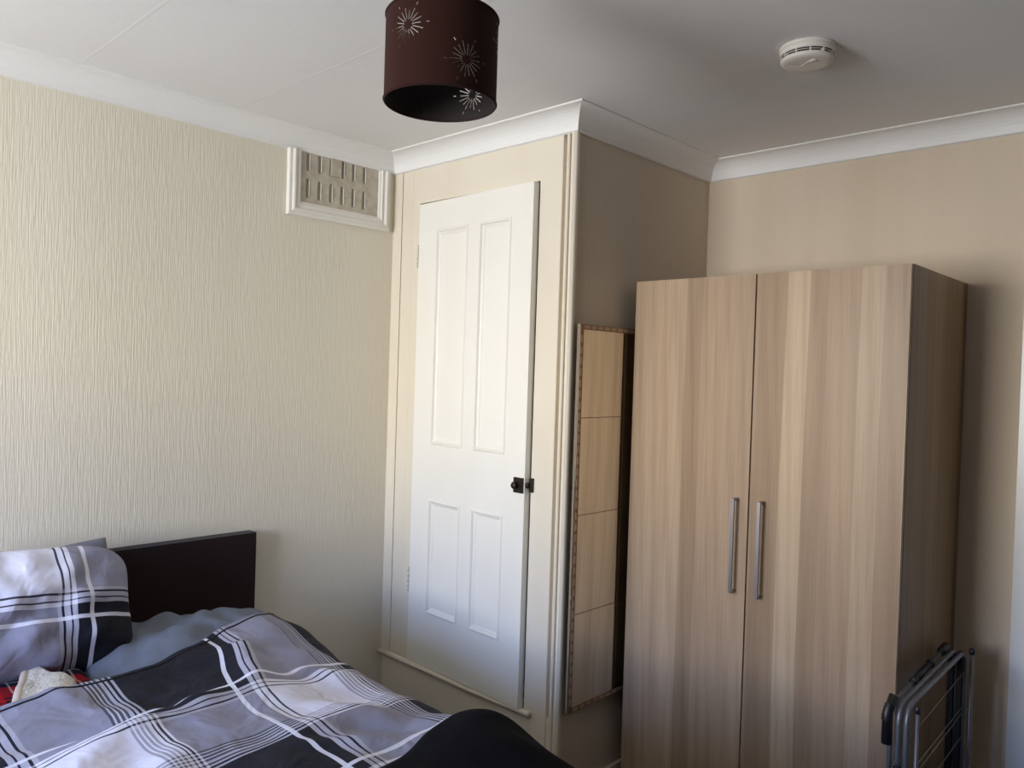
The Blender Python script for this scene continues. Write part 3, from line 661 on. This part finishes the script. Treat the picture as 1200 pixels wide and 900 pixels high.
# checked pillow leaning on the headboard; A runs towards the window (-y) so N faces the room
PW, PH = .70, .41
fr = frame_from((.290, -1.565, .733), (0, 1, -0.06), (-.42, .0, .85))
def puv(a, b):
    d = PW / 2 - a; dd = PH / 2 - b
    return .505 - d + 3 * PER, .285 + (dd - .195) * 1.1 + 3 * PER
pc = pillow('pillow', PW, PH, .20, fr, M['check'], puv, pinch=.06, wr=.034, rnd=.17, seed=2.0)
tag(pc, 'plump checked pillow propped against the headboard at left edge', 'pillow')
fr2 = frame_from((.100, -1.550, .640), (0, 1, .10), (-.06, 0, .9))
pg = pillow('pillow', .68, .44, .09, fr2, M['grey_back'], None, pinch=.02, rnd=.02, wr=.01, seed=5.0)
tag(pg, 'flat grey pillow standing behind the checked pillow, one corner showing', 'pillow')
fr3 = frame_from((.335, -1.055, .545), (0.04, .95, 0), (-1, .04, -.02))
pf = pillow('pillow', .70, .48, .155, fr3, M['grey_cotton'], None, pinch=.03, wr=.032, seed=9.0)
tag(pf, 'slate grey pillow lying flat below the headboard beside the duvet edge', 'pillow')

# ------------------------------------------------------------------ tartan blanket with sherpa lining folded out
tb = thing('tartan_blanket', 'red tartan blanket with cream fleece lining between pillow and duvet', 'blanket', (.5, -1.6, MT))
def tz(x, y): return MT + .062 + .012 * noise.noise(Vector((x * 6, y * 6, 2))) + .008 * noise.noise(Vector((x * 16, y * 16, 3)))
def tar(u, v):
    x = .30 + .55 * u; y = -1.36 - .62 * v; e = ss(0, .12, v); return x, y, MT + .004 + (tz(x, y) - MT) * e - .03 * ss(.85, 1, u)
o = grid('tartan_face', 50, 60, tar, M['tartan'], tb, lambda u, v: (.55 * u + .01, .62 * v + .03), solid=.01)
o['label'] = 'red and black tartan face with white lines'
# lining: a folded-back flap bounded by its hem, fanned from under the pillow
def lin(u, v):
    # u from the hem (left) to the right, v from pillow down to the duvet edge
    xa, ya = .37 + .34 * v, -1.535 - .13 * v
    xb, yb = .56 + .16 * v, -1.475 - .02 * v
    x = xa + (xb - xa) * u; y = ya + (yb - ya) * u
    z = MT + .088 + .012 * math.sin(u * 3.1) + .012 * noise.noise(Vector((x * 14, y * 14, 6))) + .010 * math.sin((u * 3.4 + v * 1.5) * 3.14) * v - .02 * v
    z -= .03 * ss(.85, 1, u)
    return x, y, z
o = grid('fleece_lining', 40, 40, lin, M['sherpa'], tb, None, solid=.014); o['label'] = 'cream sherpa fleece lining'
hem = [Vector(lin(0, i / 16)) + Vector((0, -.008, .004)) for i in range(17)]
bm = bmesh.new(); tube(bm, hem, .013, 12); o = finish('hem', bm, M['sherpa_hem'], tb, True); o['label'] = 'rolled beige hem'
rebase(tb)

# ------------------------------------------------------------------ folded clothes airer beside the wardrobe
ai = thing('clothes_airer', 'folded grey steel clothes airer with black joints beside wardrobe', 'clothes airer', (2.19, .45, FL))
A1 = [(2.150, .185, FL + .01), (2.150, .185, .560), (2.140, .20, .575), (2.150, .705, .625)]
tubes('tube_frame', [smooth_path([(2.158, .180, FL + .01), (2.158, .180, .560), (2.162, .68, .612)], .03)], .0075, M['tube_steel'], ai)
tubes('tube_frame', [smooth_path([(2.178, .185, FL + .01), (2.178, .185, .566), (2.188, .72, .612), (2.196, .735, FL + .01)], .055)], .0075, M['tube_steel'], ai)
tubes('tube_frame', [smooth_path([(2.198, .190, FL + .01), (2.198, .190, .566), (2.210, .735, .606), (2.212, .74, FL + .01)], .055)], .0075, M['tube_steel'], ai)
for nm_, pth in (('wing_rod', [(2.222, .205, FL + .01), (2.222, .205, .565)]), ('wing_rod', [(2.232, .735, FL + .01), (2.232, .735, .610)])):
    tubes(nm_, [pth], .0055, M['tube_steel'], ai, 8)
    bm = bmesh.new(); p = pth[1]; lathe(bm, [(.001, p[2] - .012), (.008, p[2] - .012), (.0095, p[2]), (.007, p[2] + .008), (.001, p[2] + .010)], p[0], p[1], 14); finish('end_cap', bm, M['black_plastic'], ai, True)
# hinge knuckle: ribbed crescent
bm = bmesh.new(); kn = smooth_path([(2.152, .172, .455), (2.150, .168, .545), (2.160, .20, .585)], .05, 10)
tube(bm, kn, [.0125 if i % 2 else .0155 for i in range(len(kn))], 12); finish('hinge_knuckle', bm, M['black_plastic'], ai, True)
bm = bmesh.new(); tube(bm, [(2.1605, .38, .5825), (2.1610, .53, .598)], .0115, 12); tube(bm, [(2.1605, .37, .5815), (2.1605, .385, .583)], .0135, 12); tube(bm, [(2.161, .525, .5975), (2.161, .54, .599)], .0135, 12); finish('grip_sleeve', bm, M['black_plastic'], ai, True)
bm = bmesh.new(); tube(bm, [(2.162, .64, .608), (2.162, .655, .610), (2.162, .70, .614), (2.162, .71, .615)], [.011, .015, .016, .010], 12); finish('end_cap', bm, M['black_plastic'], ai, True)
for i, (xx, z_) in enumerate(((2.178, .395), (2.198, .385))):
    bm = bmesh.new(); tube(bm, [(xx, .186 + i * .004, z_), (xx, .186 + i * .004, FL + .3)], .0105, 10); finish('leg_sleeve', bm, M['black_plastic'], ai, True)
    bm = bmesh.new(); tube(bm, [(xx - .002, .176 + i * .004, z_ + .004), (xx - .003, .170 + i * .004, z_ + .004)], .004, 8); finish('rivet', bm, M['brushed'], ai, True)
boxes('far_joint', [(2.170, 2.186, .70, .722, FL + .05, .585)], M['black_plastic'], ai, bevel=.004)
boxes('far_joint', [(2.192, 2.207, .715, .745, FL + .05, .60)], M['black_plastic'], ai, bevel=.004)
for (ya, za, yb, zb) in ((.20, .47, .72, .535), (.20, .36, .72, .42), (.20, .335, .72, .400), (.20, .25, .72, .32), (.20, .14, .72, .20), (.20, .05, .72, .10)):
    tubes('drying_wire', [[(2.200, ya, za), (2.212, yb, zb)]], .0016, M['wire'], ai, 6)
for i, (xx, yy) in enumerate(((2.158, .18), (2.178, .185), (2.198, .19), (2.196, .735), (2.212, .74), (2.222, .205), (2.232, .735))):
    bm = bmesh.new(); tube(bm, [(xx, yy, FL), (xx, yy, FL + .03)], .010, 10); finish('rubber_foot', bm, M['black_plastic'], ai, True)
rebase(ai)
